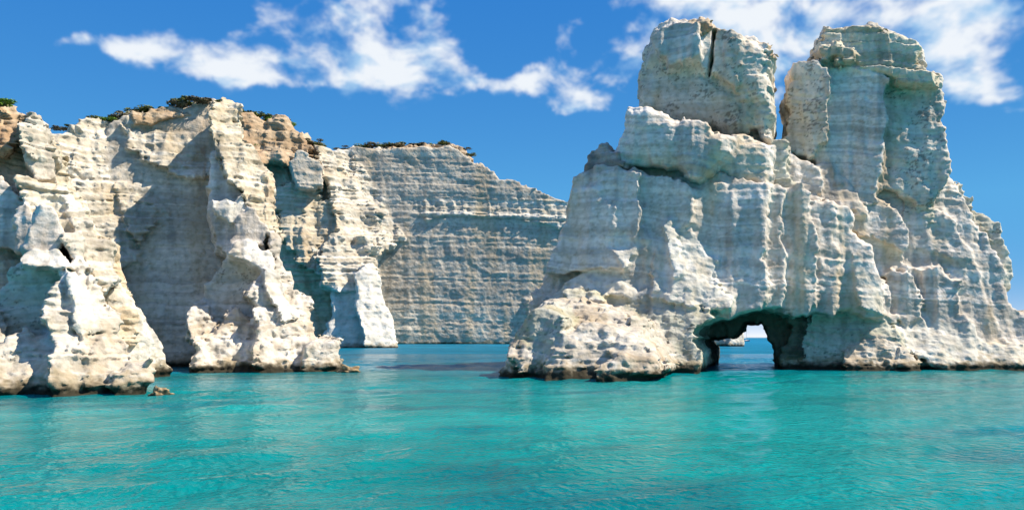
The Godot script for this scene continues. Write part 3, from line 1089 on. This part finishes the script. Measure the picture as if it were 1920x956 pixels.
# the craggy foot that both headlands have: mapped by scale and shift in the picture, and by distance
func foot(k: float, ox: float, oy: float, dk: float) -> Array:
	var L := []
	var src := [
		["strata", 80.0, 0.2, 0.35, 0.6, [410, 280, 430, 340, 455, 360, 480, 400, 500, 448, 480, 500, 431, 469, 400, 460, 395, 380, 402, 300]],
		["chalk", 79.0, 0.35, 0.1, 0.6, [402, 376, 437, 379, 450, 367, 464, 391, 452, 412, 405, 404]],
		["strata", 78.2, 0.15, 0.2, 0.7, [464, 391, 480, 401, 501, 448, 487, 462, 434, 460, 450, 420]],
		["chalk", 76.0, 0.7, 0.1, 0.5, [430, 471, 452, 455, 484, 457, 501, 475, 514, 496, 490, 498, 440, 480]],
		["rough", 78.5, 0.1, 0.3, 0.8, [380, 545, 431, 475, 505, 490, 518, 510, 475, 555, 490, 610, 400, 650, 355, 650]],
		["crag", 74.8, 0.75, -0.35, 0.9, [499, 440, 523, 438, 530, 499, 547, 510, 556, 542, 577, 554, 588, 572, 588, 600, 606, 639, 602, 690, 470, 690, 480, 590, 466, 551, 511, 502]],
		["crag", 75.0, 0.7, -0.3, 0.4, [360, 566, 372, 553, 384, 560, 400, 600, 420, 640, 372, 660, 358, 640]],
		["crag", 73.4, 0.75, -0.6, 0.5, [524, 566, 556, 552, 578, 590, 600, 640, 598, 700, 540, 700]],
		["chalk", 72.3, 0.6, 0.5, 0.4, [452, 610, 478, 594, 516, 640, 528, 702, 458, 702]],
		["crag", 72.2, 0.7, -0.5, 0.4, [384, 650, 420, 604, 446, 650, 452, 702, 386, 702]],
		["chalk", 73.6, 0.55, -0.55, 0.3, [500, 500, 516, 505, 536, 540, 552, 590, 530, 600, 510, 560]],
		["crag", 72.6, 0.95, -0.1, 0.9, [357, 674, 380, 642, 412, 606, 424, 590, 436, 586, 450, 600, 500, 598, 606, 639, 639, 642, 642, 697, 357, 702]],
		["crag", 70.8, 0.4, -0.2, 0.8, [556, 690, 572, 655, 604, 638, 636, 641, 643, 670, 645, 698, 600, 704]],
		["crag", 71.8, 0.6, 0.05, 0.6, [440, 690, 446, 650, 470, 632, 520, 640, 548, 660, 552, 690]],
		["crag", 70.6, 1.2, 0.0, 0.25, [350, 676, 400, 674, 420, 685, 600, 686, 640, 692, 645, 704, 350, 704]],
	]
	for s in src:
		var p := []
		for q in range(0, s[5].size(), 2):
			p.append((s[5][q] - 641.0) * k + ox)
			p.append((s[5][q + 1] - 694.0) * k + oy)
		L.append(lobe(s[0], s[1] * dk, s[2], s[3], s[4], p))
	return L

func middle_headland() -> void:
	var o := thing("cliff_headland", "tall white headland with a tan spire rising behind a craggy point, mid bay", "headland")
	var L := []
	var base := []
	var cap := []
	var spire := []
	L.append(lobe("cliff", 83.0, 0.42, -0.50, 1.0, [40, 266, 90, 247, 130, 240, 170, 231, 230, 216, 300, 208, 322, 300, 366, 380, 300, 470, 230, 500, 230, 700, 40, 700]))
	L.append(lobe("wall", 86.0, 0.22, 0.05, 1.0, [200, 226, 290, 209, 340, 197, 400, 191, 440, 191, 475, 400, 480, 720, 190, 720]))
	L.append(lobe("cliff", 86.6, 0.46, -0.1, 0.8, [225, 232, 300, 216, 400, 204, 412, 240, 408, 320, 380, 335, 330, 330, 260, 300]))
	L.append(lobe("cliff", 84.6, 0.5, -0.2, 0.6, [225, 330, 300, 350, 345, 372, 362, 388, 340, 400, 290, 420, 262, 470, 240, 440]))
	cap.append(lobe("cap", 87.5, 0.6, 0.0, 0.6, [250, 214, 340, 193, 402, 187, 412, 206, 330, 222, 256, 230]))
	spire.append(lobe("tan", 81.0, 0.5, -0.30, 0.6, [404, 227, 408, 188, 424, 184, 438, 192, 448, 244, 455, 267, 514, 330, 526, 446, 500, 436, 470, 400, 455, 357, 425, 330, 412, 280]))
	base.append_array(foot(1.0, 641.0, 694.0, 1.0))
	rock(o, "upper_cliff", 420.0, 82.0, 0.15, 1.05, 94.0, L, [], 21, -0.02)
	rock(o, "brown_cap", 420.0, 82.0, 0.15, 1.05, 94.0, cap, [], 21, -0.02)
	rock(o, "spire", 420.0, 82.0, 0.145, 1.05, 90.0, spire, [], 21, -0.02)
	rock(o, "craggy_foot", 420.0, 82.0, 0.14, 1.05, 88.0, base, [], 21, -0.02)

func near_headland() -> void:
	var o := thing("cliff_headland", "nearest sunlit white headland with a brown cap, at the left edge of the bay", "headland")
	var L := []
	var base := []
	var cap := []
	var fins := []
	L.append(lobe("tan", 59.0, 0.5, -0.25, 1.0, [-90, 205, 20, 200, 52, 220, 83, 231, 90, 249, 112, 296, 132, 342, 166, 420, 216, 470, 241, 552, 250, 640, 120, 640, -90, 640]))
	L.append(lobe("cliff", 57.2, 0.45, -0.4, 0.7, [40, 228, 60, 216, 83, 231, 90, 249, 110, 298, 80, 300, 50, 270]))
	cap.append(lobe("cap", 57.6, 0.6, -0.1, 0.6, [-90, 190, 0, 190, 24, 194, 44, 211, 54, 224, 40, 262, 10, 282, -90, 300]))
	L.append(lobe("wall", 56.8, 0.15, -0.1, 0.4, [52, 292, 74, 268, 108, 300, 109, 332, 64, 338]))
	L.append(lobe("tan", 55.4, 0.4, -0.25, 0.6, [40, 345, 110, 350, 140, 420, 162, 480, 160, 540, 120, 520, 95, 455, 62, 405]))
	L.append(lobe("cliff", 56.0, 0.6, -0.35, 0.6, [120, 360, 150, 405, 205, 462, 222, 520, 190, 545, 160, 480]))
	L.append(lobe("strata", 55.0, 0.2, 0.3, 0.7, [-90, 330, 0, 333, 15, 345, 38, 380, 40, 402, 32, 466, -90, 480]))
	L.append(lobe("strata", 54.0, 0.2, 0.3, 0.6, [38, 390, 46, 382, 54, 386, 58, 404, 90, 452, 88, 476, 24, 470]))
	# white fins beside the water
	fins.append(lobe("chalk", 58.6, 0.25, -0.15, 0.6, [205, 690, 196, 560, 224, 534, 242, 562, 264, 600, 280, 650, 284, 708, 210, 708]))
	fins.append(lobe("chalk", 61.5, 0.35, -0.45, 0.4, [238, 562, 262, 580, 300, 640, 325, 702, 318, 712, 284, 712, 268, 640]))
	base.append_array(foot(1.17, 288.0, 741.0, 0.60).slice(2))
	rock(o, "upper_cliff", 110.0, 56.0, 0.116, 0.72, 65.0, L, [], 33, -0.02)
	rock(o, "brown_cap", 110.0, 56.0, 0.105, 0.72, 65.0, cap, [], 33, -0.02)
	for k in fins:
		rock(o, "white_fin", 110.0, 56.0, 0.105, 0.72, 65.0, [k], [], 33, -0.02)
	rock(o, "craggy_foot", 110.0, 56.0, 0.105, 0.72, 62.0, base, [], 33, -0.02)

func far_spur() -> void:
	var o := thing("cliff_spur", "far cliff spur with a rusty brown cap and white fins at its foot", "cliff")
	var L := []
	var cap := []
	var fins := []
	L.append(lobe("wall", 264.0, 0.06, 0.0, 1.0, [340, 262, 440, 240, 560, 252, 610, 290, 640, 360, 640, 665, 340, 665]))
	L.append(lobe("tan", 258.0, 0.35, -0.2, 1.0, [440, 250, 560, 250, 600, 273, 624, 292, 650, 356, 660, 480, 500, 500, 490, 330]))
	cap.append(lobe("cap", 252.0, 0.5, -0.2, 0.8, [440, 224, 474, 215, 541, 232, 562, 248, 588, 284, 575, 300, 540, 300, 500, 310, 440, 280]))
	L.append(lobe("wall", 246.0, 0.15, -0.1, 0.5, [546, 304, 562, 282, 600, 310, 602, 348, 562, 352]))
	L.append(lobe("tan", 248.0, 0.4, -0.2, 0.6, [520, 350, 590, 350, 640, 420, 640, 500, 600, 520, 520, 440]))
	L.append(lobe("cliff", 256.0, 0.5, -0.65, 0.8, [594, 272, 624, 288, 662, 340, 712, 401, 713, 456, 692, 482, 630, 482, 624, 400]))
	L.append(lobe("ledges", 246.0, 0.12, -0.1, 0.6, [505, 420, 628, 430, 630, 560, 612, 670, 500, 670]))
	L.append(lobe("cliff", 244.0, 0.4, -0.4, 0.7, [596, 470, 625, 440, 648, 452, 690, 452, 702, 504, 690, 540, 650, 545, 610, 530]))
	fins.append(lobe("chalk", 240.0, 0.3, -0.15, 0.6, [606, 650, 626, 570, 632, 520, 656, 510, 668, 540, 674, 580, 692, 610, 702, 660, 606, 662]))
	fins.append(lobe("chalk", 239.0, 0.4, -0.5, 0.5, [658, 512, 694, 500, 704, 520, 714, 548, 732, 594, 743, 650, 726, 660, 702, 660, 674, 580]))
	rock(o, "cliff_face", 600.0, 250.0, 0.38, 3.0, 282.0, L, [], 43, -0.02)
	rock(o, "brown_cap", 600.0, 250.0, 0.38, 3.0, 282.0, cap, [], 43, -0.02)
	for k in fins:
		rock(o, "white_fin", 600.0, 250.0, 0.38, 3.0, 270.0, [k], [], 43, -0.02)

func bay_wall() -> void:
	var o := thing("cliff_wall", "great shaded cliff wall of level strata at the back of the bay, shrubs along its rim", "cliff")
	var L := []
	var cap := []
	L.append(lobe("wall", 388.0, 0.07, 0.0, 0.8, [580, 300, 650, 281, 690, 276, 740, 279, 800, 276, 840, 276, 875, 287, 891, 307, 921, 321, 941, 336, 985, 346, 991, 359, 1040, 371, 1066, 381, 1130, 392, 1130, 665, 580, 665]))
	L.append(lobe("cliff", 376.0, 0.45, -0.6, 0.8, [580, 290, 690, 277, 746, 280, 762, 340, 804, 420, 742, 452, 704, 482, 690, 650, 580, 650]))
	L.append(lobe("cliff", 389.3, 0.15, 0.0, 0.6, [700, 284, 800, 280, 876, 292, 892, 308, 922, 323, 942, 338, 986, 348, 1040, 373, 1080, 386, 1080, 430, 980, 410, 850, 400, 800, 410, 740, 350]))
	cap.append(lobe("cap", 396.0, 0.55, 0.0, 0.5, [690, 278, 740, 275, 800, 272, 840, 271, 876, 283, 892, 304, 850, 300, 760, 290]))
	L.append(lobe("wall", 385.4, 0.05, 0.1, 1.5, [690, 560, 740, 540, 800, 545, 850, 570, 880, 610, 895, 665, 680, 665]))
	L.append(lobe("wall", 385.6, 0.05, -0.1, 1.5, [985, 560, 1010, 550, 1060, 545, 1060, 665, 1000, 665, 992, 600]))
	rock(o, "cliff_face", 840.0, 390.0, 0.54, 3.0, 415.0, L, [], 57, 0.02)
	rock(o, "brown_cap", 840.0, 390.0, 0.54, 3.0, 415.0, cap, [], 57, 0.02)

func islet() -> void:
	var o := thing("rock_islet", "low grey rock islet with a sunlit end, seen through the arch", "islet")
	var L := []
	L.append(lobe("wall", 282.0, 0.1, -0.05, 0.5, [1270, 600, 1340, 606, 1386, 620, 1394, 634, 1400, 652, 1270, 655]))
	L.append(lobe("chalk", 279.0, 0.3, -0.7, 0.4, [1366, 640, 1380, 622, 1388, 622, 1394, 636, 1403, 652, 1374, 655]))
	rock(o, "rock_body", 1340.0, 282.0, 0.3, 2.0, 300.0, L, [], 63)

# ---------------------------------------------------------------- small things
func boulder(label: String, where: Vector3, size: Vector3, sd: int, tone: Vector3) -> void:
	var o := thing("boulder", label, "boulder", where)
	var n := noise(FastNoiseLite.TYPE_SIMPLEX, sd, 0.9, 4)
	var v := PackedVector3Array()
	var nn := PackedVector3Array()
	var cc := PackedColorArray()
	var idx := PackedInt32Array()
	var A := 40
	var B := 22
	for b in B + 1:
		var th := PI * b / B
		for a in A + 1:
			var ph := TAU * a / A
			var d := Vector3(sin(th) * cos(ph), cos(th), sin(th) * sin(ph))
			var r := 1.0 + 0.7 * n.get_noise_3d(d.x, d.y, d.z) + 0.3 * absf(n.get_noise_3d(d.x * 3.0, d.y * 3.0, d.z * 3.0))
			v.append(Vector3(d.x * size.x, d.y * size.y, d.z * size.z) * r)
			nn.append(Vector3.ZERO)
			var k := 0.8 + 0.9 * n.get_noise_3d(d.x * 2.0 + 9.0, d.y * 2.0, d.z * 2.0)
			var c := tone * k
			c = c.lerp(Vector3(0.05, 0.04, 0.028), smoothstep(0.12, 0.03, d.y * size.y * r))
			cc.append(Color(c.x, c.y, c.z))
	for b in B:
		for a in A:
			var q := b * (A + 1) + a
			idx.append_array(PackedInt32Array([q, q + A + 1, q + 1, q + 1, q + A + 1, q + A + 2]))
	for t in range(0, idx.size(), 3):
		var f := (v[idx[t + 2]] - v[idx[t]]).cross(v[idx[t + 1]] - v[idx[t]])
		for e in 3:
			nn[idx[t + e]] += f
	for q in nn.size():
		nn[q] = nn[q].normalized()
		if nn[q].dot(v[q]) < 0:
			nn[q] = -nn[q]
	var arr := []
	arr.resize(Mesh.ARRAY_MAX)
	arr[Mesh.ARRAY_VERTEX] = v
	arr[Mesh.ARRAY_NORMAL] = nn
	arr[Mesh.ARRAY_COLOR] = cc
	arr[Mesh.ARRAY_INDEX] = idx
	var mesh := ArrayMesh.new()
	mesh.add_surface_from_arrays(Mesh.PRIMITIVE_TRIANGLES, arr)
	part("stone", mesh, rock_material(0.72), o)

var leaf_mat: StandardMaterial3D
var twig_mat: StandardMaterial3D

func shrub_mesh(sd: int, tone: Vector3, leaves: int) -> Array:
	var rng := RandomNumberGenerator.new()
	rng.seed = sd
	var v := PackedVector3Array()
	var nn := PackedVector3Array()
	var cc := PackedColorArray()
	# a low mound of several clumps, one unit wide and about half a unit high
	var clumps := []
	for q in 9:
		clumps.append([Vector3(rng.randf_range(-0.42, 0.42), rng.randf_range(0.08, 0.34), rng.randf_range(-0.3, 0.3)), rng.randf_range(0.12, 0.24), rng.randf_range(0.65, 1.35)])
	for q in leaves:
		var cl: Array = clumps[rng.randi() % clumps.size()]
		var d := Vector3(rng.randfn(), rng.randfn(), rng.randfn()).normalized()
		var p: Vector3 = cl[0] + d * Vector3(1.0, 0.8, 1.0) * cl[1] * rng.randf_range(0.7, 1.08)
		p.y = maxf(p.y, 0.0)
		var u := Vector3(rng.randfn(), rng.randfn(), rng.randfn()).normalized()
		var w := u.cross(d).normalized()
		var s := rng.randf_range(0.03, 0.065)
		var n3 := (d + u * 0.4).normalized()
		var k: float = cl[2] * rng.randf_range(0.75, 1.25)
		if u.cross(w).dot(n3) < 0.0:
			w = -w
		for c in [p - u * s, p + w * s * 0.6, p + u * s, p - u * s, p + u * s, p - w * s * 0.6]:
			v.append(c)
			nn.append(n3)
			cc.append(Color(tone.x * k, tone.y * k, tone.z * k))
	var arr := []
	arr.resize(Mesh.ARRAY_MAX)
	arr[Mesh.ARRAY_VERTEX] = v
	arr[Mesh.ARRAY_NORMAL] = nn
	arr[Mesh.ARRAY_COLOR] = cc
	var foliage := ArrayMesh.new()
	foliage.add_surface_from_arrays(Mesh.PRIMITIVE_TRIANGLES, arr)
	# stems
	var st := SurfaceTool.new()
	st.begin(Mesh.PRIMITIVE_TRIANGLES)
	for cl in clumps:
		var a := Vector3(cl[0].x * 0.3, -0.12, cl[0].z * 0.3)
		var b: Vector3 = cl[0]
		var side := Vector3(0.016, 0, 0)
		for e in 3:
			var s1 := side.rotated(Vector3.UP, TAU * e / 3.0)
			var s2 := side.rotated(Vector3.UP, TAU * (e + 1) / 3.0)
			for p in [a + s1, b + s1 * 0.4, a + s2, a + s2, b + s1 * 0.4, b + s2 * 0.4]:
				st.add_vertex(p)
	st.generate_normals()
	return [foliage, st.commit()]

func shrubs() -> void:
	leaf_mat = StandardMaterial3D.new()
	leaf_mat.vertex_color_use_as_albedo = true
	leaf_mat.roughness = 0.7
	leaf_mat.cull_mode = BaseMaterial3D.CULL_DISABLED
	leaf_mat.metallic_specular = 0.25
	leaf_mat.backlight_enabled = true
	leaf_mat.backlight = Color(0.15, 0.2, 0.08)
	twig_mat = StandardMaterial3D.new()
	twig_mat.albedo_color = Color(0.33, 0.26, 0.2)
	twig_mat.roughness = 0.9
	var tones := {"olive": Vector3(0.115, 0.14, 0.05), "green": Vector3(0.15, 0.28, 0.04), "grey": Vector3(0.155, 0.145, 0.095)}
	var proto := {}
	# [tone, px, py of the foot, distance, width in pixels, height in pixels]
	var sets := [
		["nearest", "on the brown cap of the nearest headland", [["green", -6, 199, 57.5, 34, 18], ["green", 12, 201, 57.5, 28, 16], ["olive", -30, 198, 57.5, 40, 20]]],
		["middle", "on the rim of the middle headland", [["grey", 118, 247, 84.5, 26, 12], ["olive", 135, 244, 85, 22, 9], ["grey", 172, 236, 86, 26, 13], ["olive", 190, 233, 86, 32, 16], ["green", 206, 233, 86, 26, 16], ["grey", 226, 228, 87, 34, 20], ["grey", 246, 224, 87, 32, 18], ["olive", 266, 220, 88, 36, 18], ["olive", 290, 216, 88, 38, 16], ["green", 308, 212, 88, 24, 12], ["grey", 334, 206, 88, 30, 20], ["olive", 352, 201, 88.5, 38, 22], ["grey", 374, 198, 88.5, 40, 18], ["olive", 396, 196, 88.5, 28, 14]]],
		["spur", "on the rusty cap of the far spur", [["olive", 446, 222, 262, 30, 26], ["green", 452, 226, 258, 32, 18], ["olive", 470, 224, 262, 30, 18], ["olive", 490, 227, 262, 34, 16], ["green", 508, 231, 260, 26, 13], ["grey", 524, 233, 262, 30, 14], ["green", 538, 238, 260, 26, 12], ["grey", 588, 274, 262, 26, 16], ["olive", 600, 279, 262, 16, 10], ["green", 470, 280, 250, 20, 12]]],
		["wall", "on the rim of the great cliff wall", [["grey", 648, 284, 400, 26, 8], ["olive", 680, 283, 402, 26, 12], ["grey", 700, 282, 402, 34, 14], ["olive", 722, 284, 402, 34, 14], ["grey", 744, 283, 402, 36, 14], ["olive", 766, 282, 404, 38, 16], ["grey", 790, 280, 404, 34, 12], ["olive", 816, 279, 404, 38, 16], ["grey", 838, 279, 404, 26, 10], ["grey", 866, 285, 402, 22, 8], ["olive", 882, 296, 400, 16, 8]]],
	]
	var looks := {"olive": "dark olive", "green": "bright green", "grey": "grey green"}
	var q := 0
	var place := ["first", "second", "third", "fourth", "fifth", "sixth", "seventh"]
	for s in sets:
		var of_tone := {}
		for a in s[2]:
			of_tone[a[0]] = of_tone.get(a[0], []) + [a[1]]
		for k in of_tone:
			of_tone[k].sort()
		for a in s[2]:
			q += 1
			var row: Array = of_tone[a[0]]
			var label := "low %s shrub growing %s" % [looks[a[0]], s[1]]
			if row.size() > 1:
				label = "%s from left of the %s shrubs %s" % [place[row.find(a[1])], looks[a[0]], s[1]]
			elif row.size() == 1:
				label = "only %s shrub %s" % [looks[a[0]], s[1]]
			var key: String = a[0] + str(q % 3)
			if not proto.has(key):
				proto[key] = shrub_mesh(100 + q, tones[a[0]], 900)
			var d: float = a[3]
			var wide: float = a[4] / F * d * 1.6
			var o := thing("shrub", label, "shrub", at(a[1], a[2] - 3.0, d), q * 1.7, "shrubs along the cliff tops")
			part("foliage", proto[key][0], leaf_mat, o)
			part("stem", proto[key][1], twig_mat, o)
			for c in o.get_children():
				c.scale = Vector3(wide, a[5] / F * d * 1.35, wide)

func sailboat() -> void:
	var d := 700.0
	var p := at(1399, 633, d)
	p.y = 0.0
	var o := thing("sailboat", "small sailing boat with a bare mast on the horizon, seen through the arch", "sailboat", p, 0.35)
	var white := StandardMaterial3D.new()
	white.albedo_color = Color(0.86, 0.87, 0.9)
	white.roughness = 0.35
	var navy := StandardMaterial3D.new()
	navy.albedo_color = Color(0.10, 0.13, 0.30)
	navy.roughness = 0.35
	var metal := StandardMaterial3D.new()
	metal.albedo_color = Color(0.55, 0.57, 0.62)
	metal.metallic = 0.6
	metal.roughness = 0.4
	var dark := StandardMaterial3D.new()
	dark.albedo_color = Color(0.08, 0.1, 0.13)
	dark.roughness = 0.15
	# hull lofted along x
	var st := SurfaceTool.new()
	st.begin(Mesh.PRIMITIVE_TRIANGLES)
	var secs := []
	for k in 17:
		var u := k / 16.0
		var x := -3.9 + 7.8 * u
		var half := 1.25 * pow(sin(PI * clampf(u * 0.62 + 0.30 if u < 0.5 else 0.61 + (u - 0.5) * 0.78, 0, 1)), 0.8)
		if k == 16:
			half = 0.03
		var top := 0.85 + 0.35 * u * u
		var ring := []
		for e in 9:
			var ph := PI * e / 8.0
			ring.append(Vector3(x + (0.35 * sin(ph) * -u), top - (top + 0.35) * pow(sin(ph), 0.6), cos(ph) * half))
		secs.append(ring)
	for k in 16:
		for e in 8:
			var a: Vector3 = secs[k][e]
			var b: Vector3 = secs[k][e + 1]
			var c: Vector3 = secs[k + 1][e]
			var f: Vector3 = secs[k + 1][e + 1]
			for v in [a, c, b, b, c, f]:
				st.add_vertex(v)
		for v in [secs[k][0], secs[k][8], secs[k + 1][0], secs[k + 1][0], secs[k][8], secs[k + 1][8]]:
			st.add_vertex(v)
	for e in range(1, 8):
		for v in [secs[0][0], secs[0][e], secs[0][e + 1]]:
			st.add_vertex(v)
	st.generate_normals()
	part("hull", st.commit(), navy, o)
	var cab := BoxMesh.new()
	cab.size = Vector3(2.6, 0.5, 1.3)
	var cabin := part("cabin", cab, white, o)
	cabin.position = Vector3(0.5, 1.2, 0)
	for s in [-1, 1]:
		var wm := BoxMesh.new()
		wm.size = Vector3(1.5, 0.18, 0.03)
		var w := part("window", wm, dark, cabin)
		w.position = Vector3(0.1, 0.05, 0.66 * s)
	var mm := CylinderMesh.new()
	mm.top_radius = 0.07
	mm.bottom_radius = 0.11
	mm.height = 13.0
	mm.radial_segments = 10
	part("mast", mm, metal, o).position = Vector3(0.3, 7.4, 0)
	var bm := CylinderMesh.new()
	bm.top_radius = 0.07
	bm.bottom_radius = 0.07
	bm.height = 3.4
	bm.radial_segments = 8
	var boom := part("boom", bm, metal, o)
	boom.position = Vector3(-1.4, 2.3, 0)
	boom.rotation.z = PI / 2
	var fm := CapsuleMesh.new()
	fm.radius = 0.2
	fm.height = 3.2
	var furl := part("furled_sail", fm, white, o)
	furl.position = Vector3(-1.4, 2.55, 0)
	furl.rotation.z = PI / 2
	for e in [[3.8, 1.2], [-3.7, 0.9]]:
		var a := Vector3(e[0], e[1], 0)
		var b := Vector3(0.3, 13.7, 0)
		var cm := CylinderMesh.new()
		cm.top_radius = 0.02
		cm.bottom_radius = 0.02
		cm.height = a.distance_to(b)
		cm.radial_segments = 5
		var stay := part("stay", cm, metal, o)
		stay.position = (a + b) / 2
		stay.rotation.z = -atan2((b - a).x, (b - a).y)

func _ready() -> void:
	setup_view()
	build_sea()
	sea_stack()
	middle_headland()
	near_headland()
	far_spur()
	bay_wall()
	islet()
	boulder("small brown wet rock off the tip of the nearest headland", at(301, 741, 41.9) * Vector3(1, 0, 1), Vector3(0.5, 0.34, 0.4), 3, Vector3(0.46, 0.34, 0.2))
	boulder("small brown wet rock off the point of the middle headland", at(655, 697, 70.5) * Vector3(1, 0, 1), Vector3(0.85, 0.5, 0.6), 4, Vector3(0.46, 0.34, 0.2))
	boulder("ochre rock at the water beneath the right tower of the sea stack", at(1752, 688, 78.5) * Vector3(1, 0, 1), Vector3(1.3, 0.5, 0.8), 5, Vector3(0.36, 0.28, 0.15))
	boulder("low brown rock at the water by the right end of the sea stack", at(1790, 688, 79.5) * Vector3(1, 0, 1), Vector3(1.2, 0.4, 0.8), 6, Vector3(0.30, 0.23, 0.13))
	shrubs()
	sailboat()
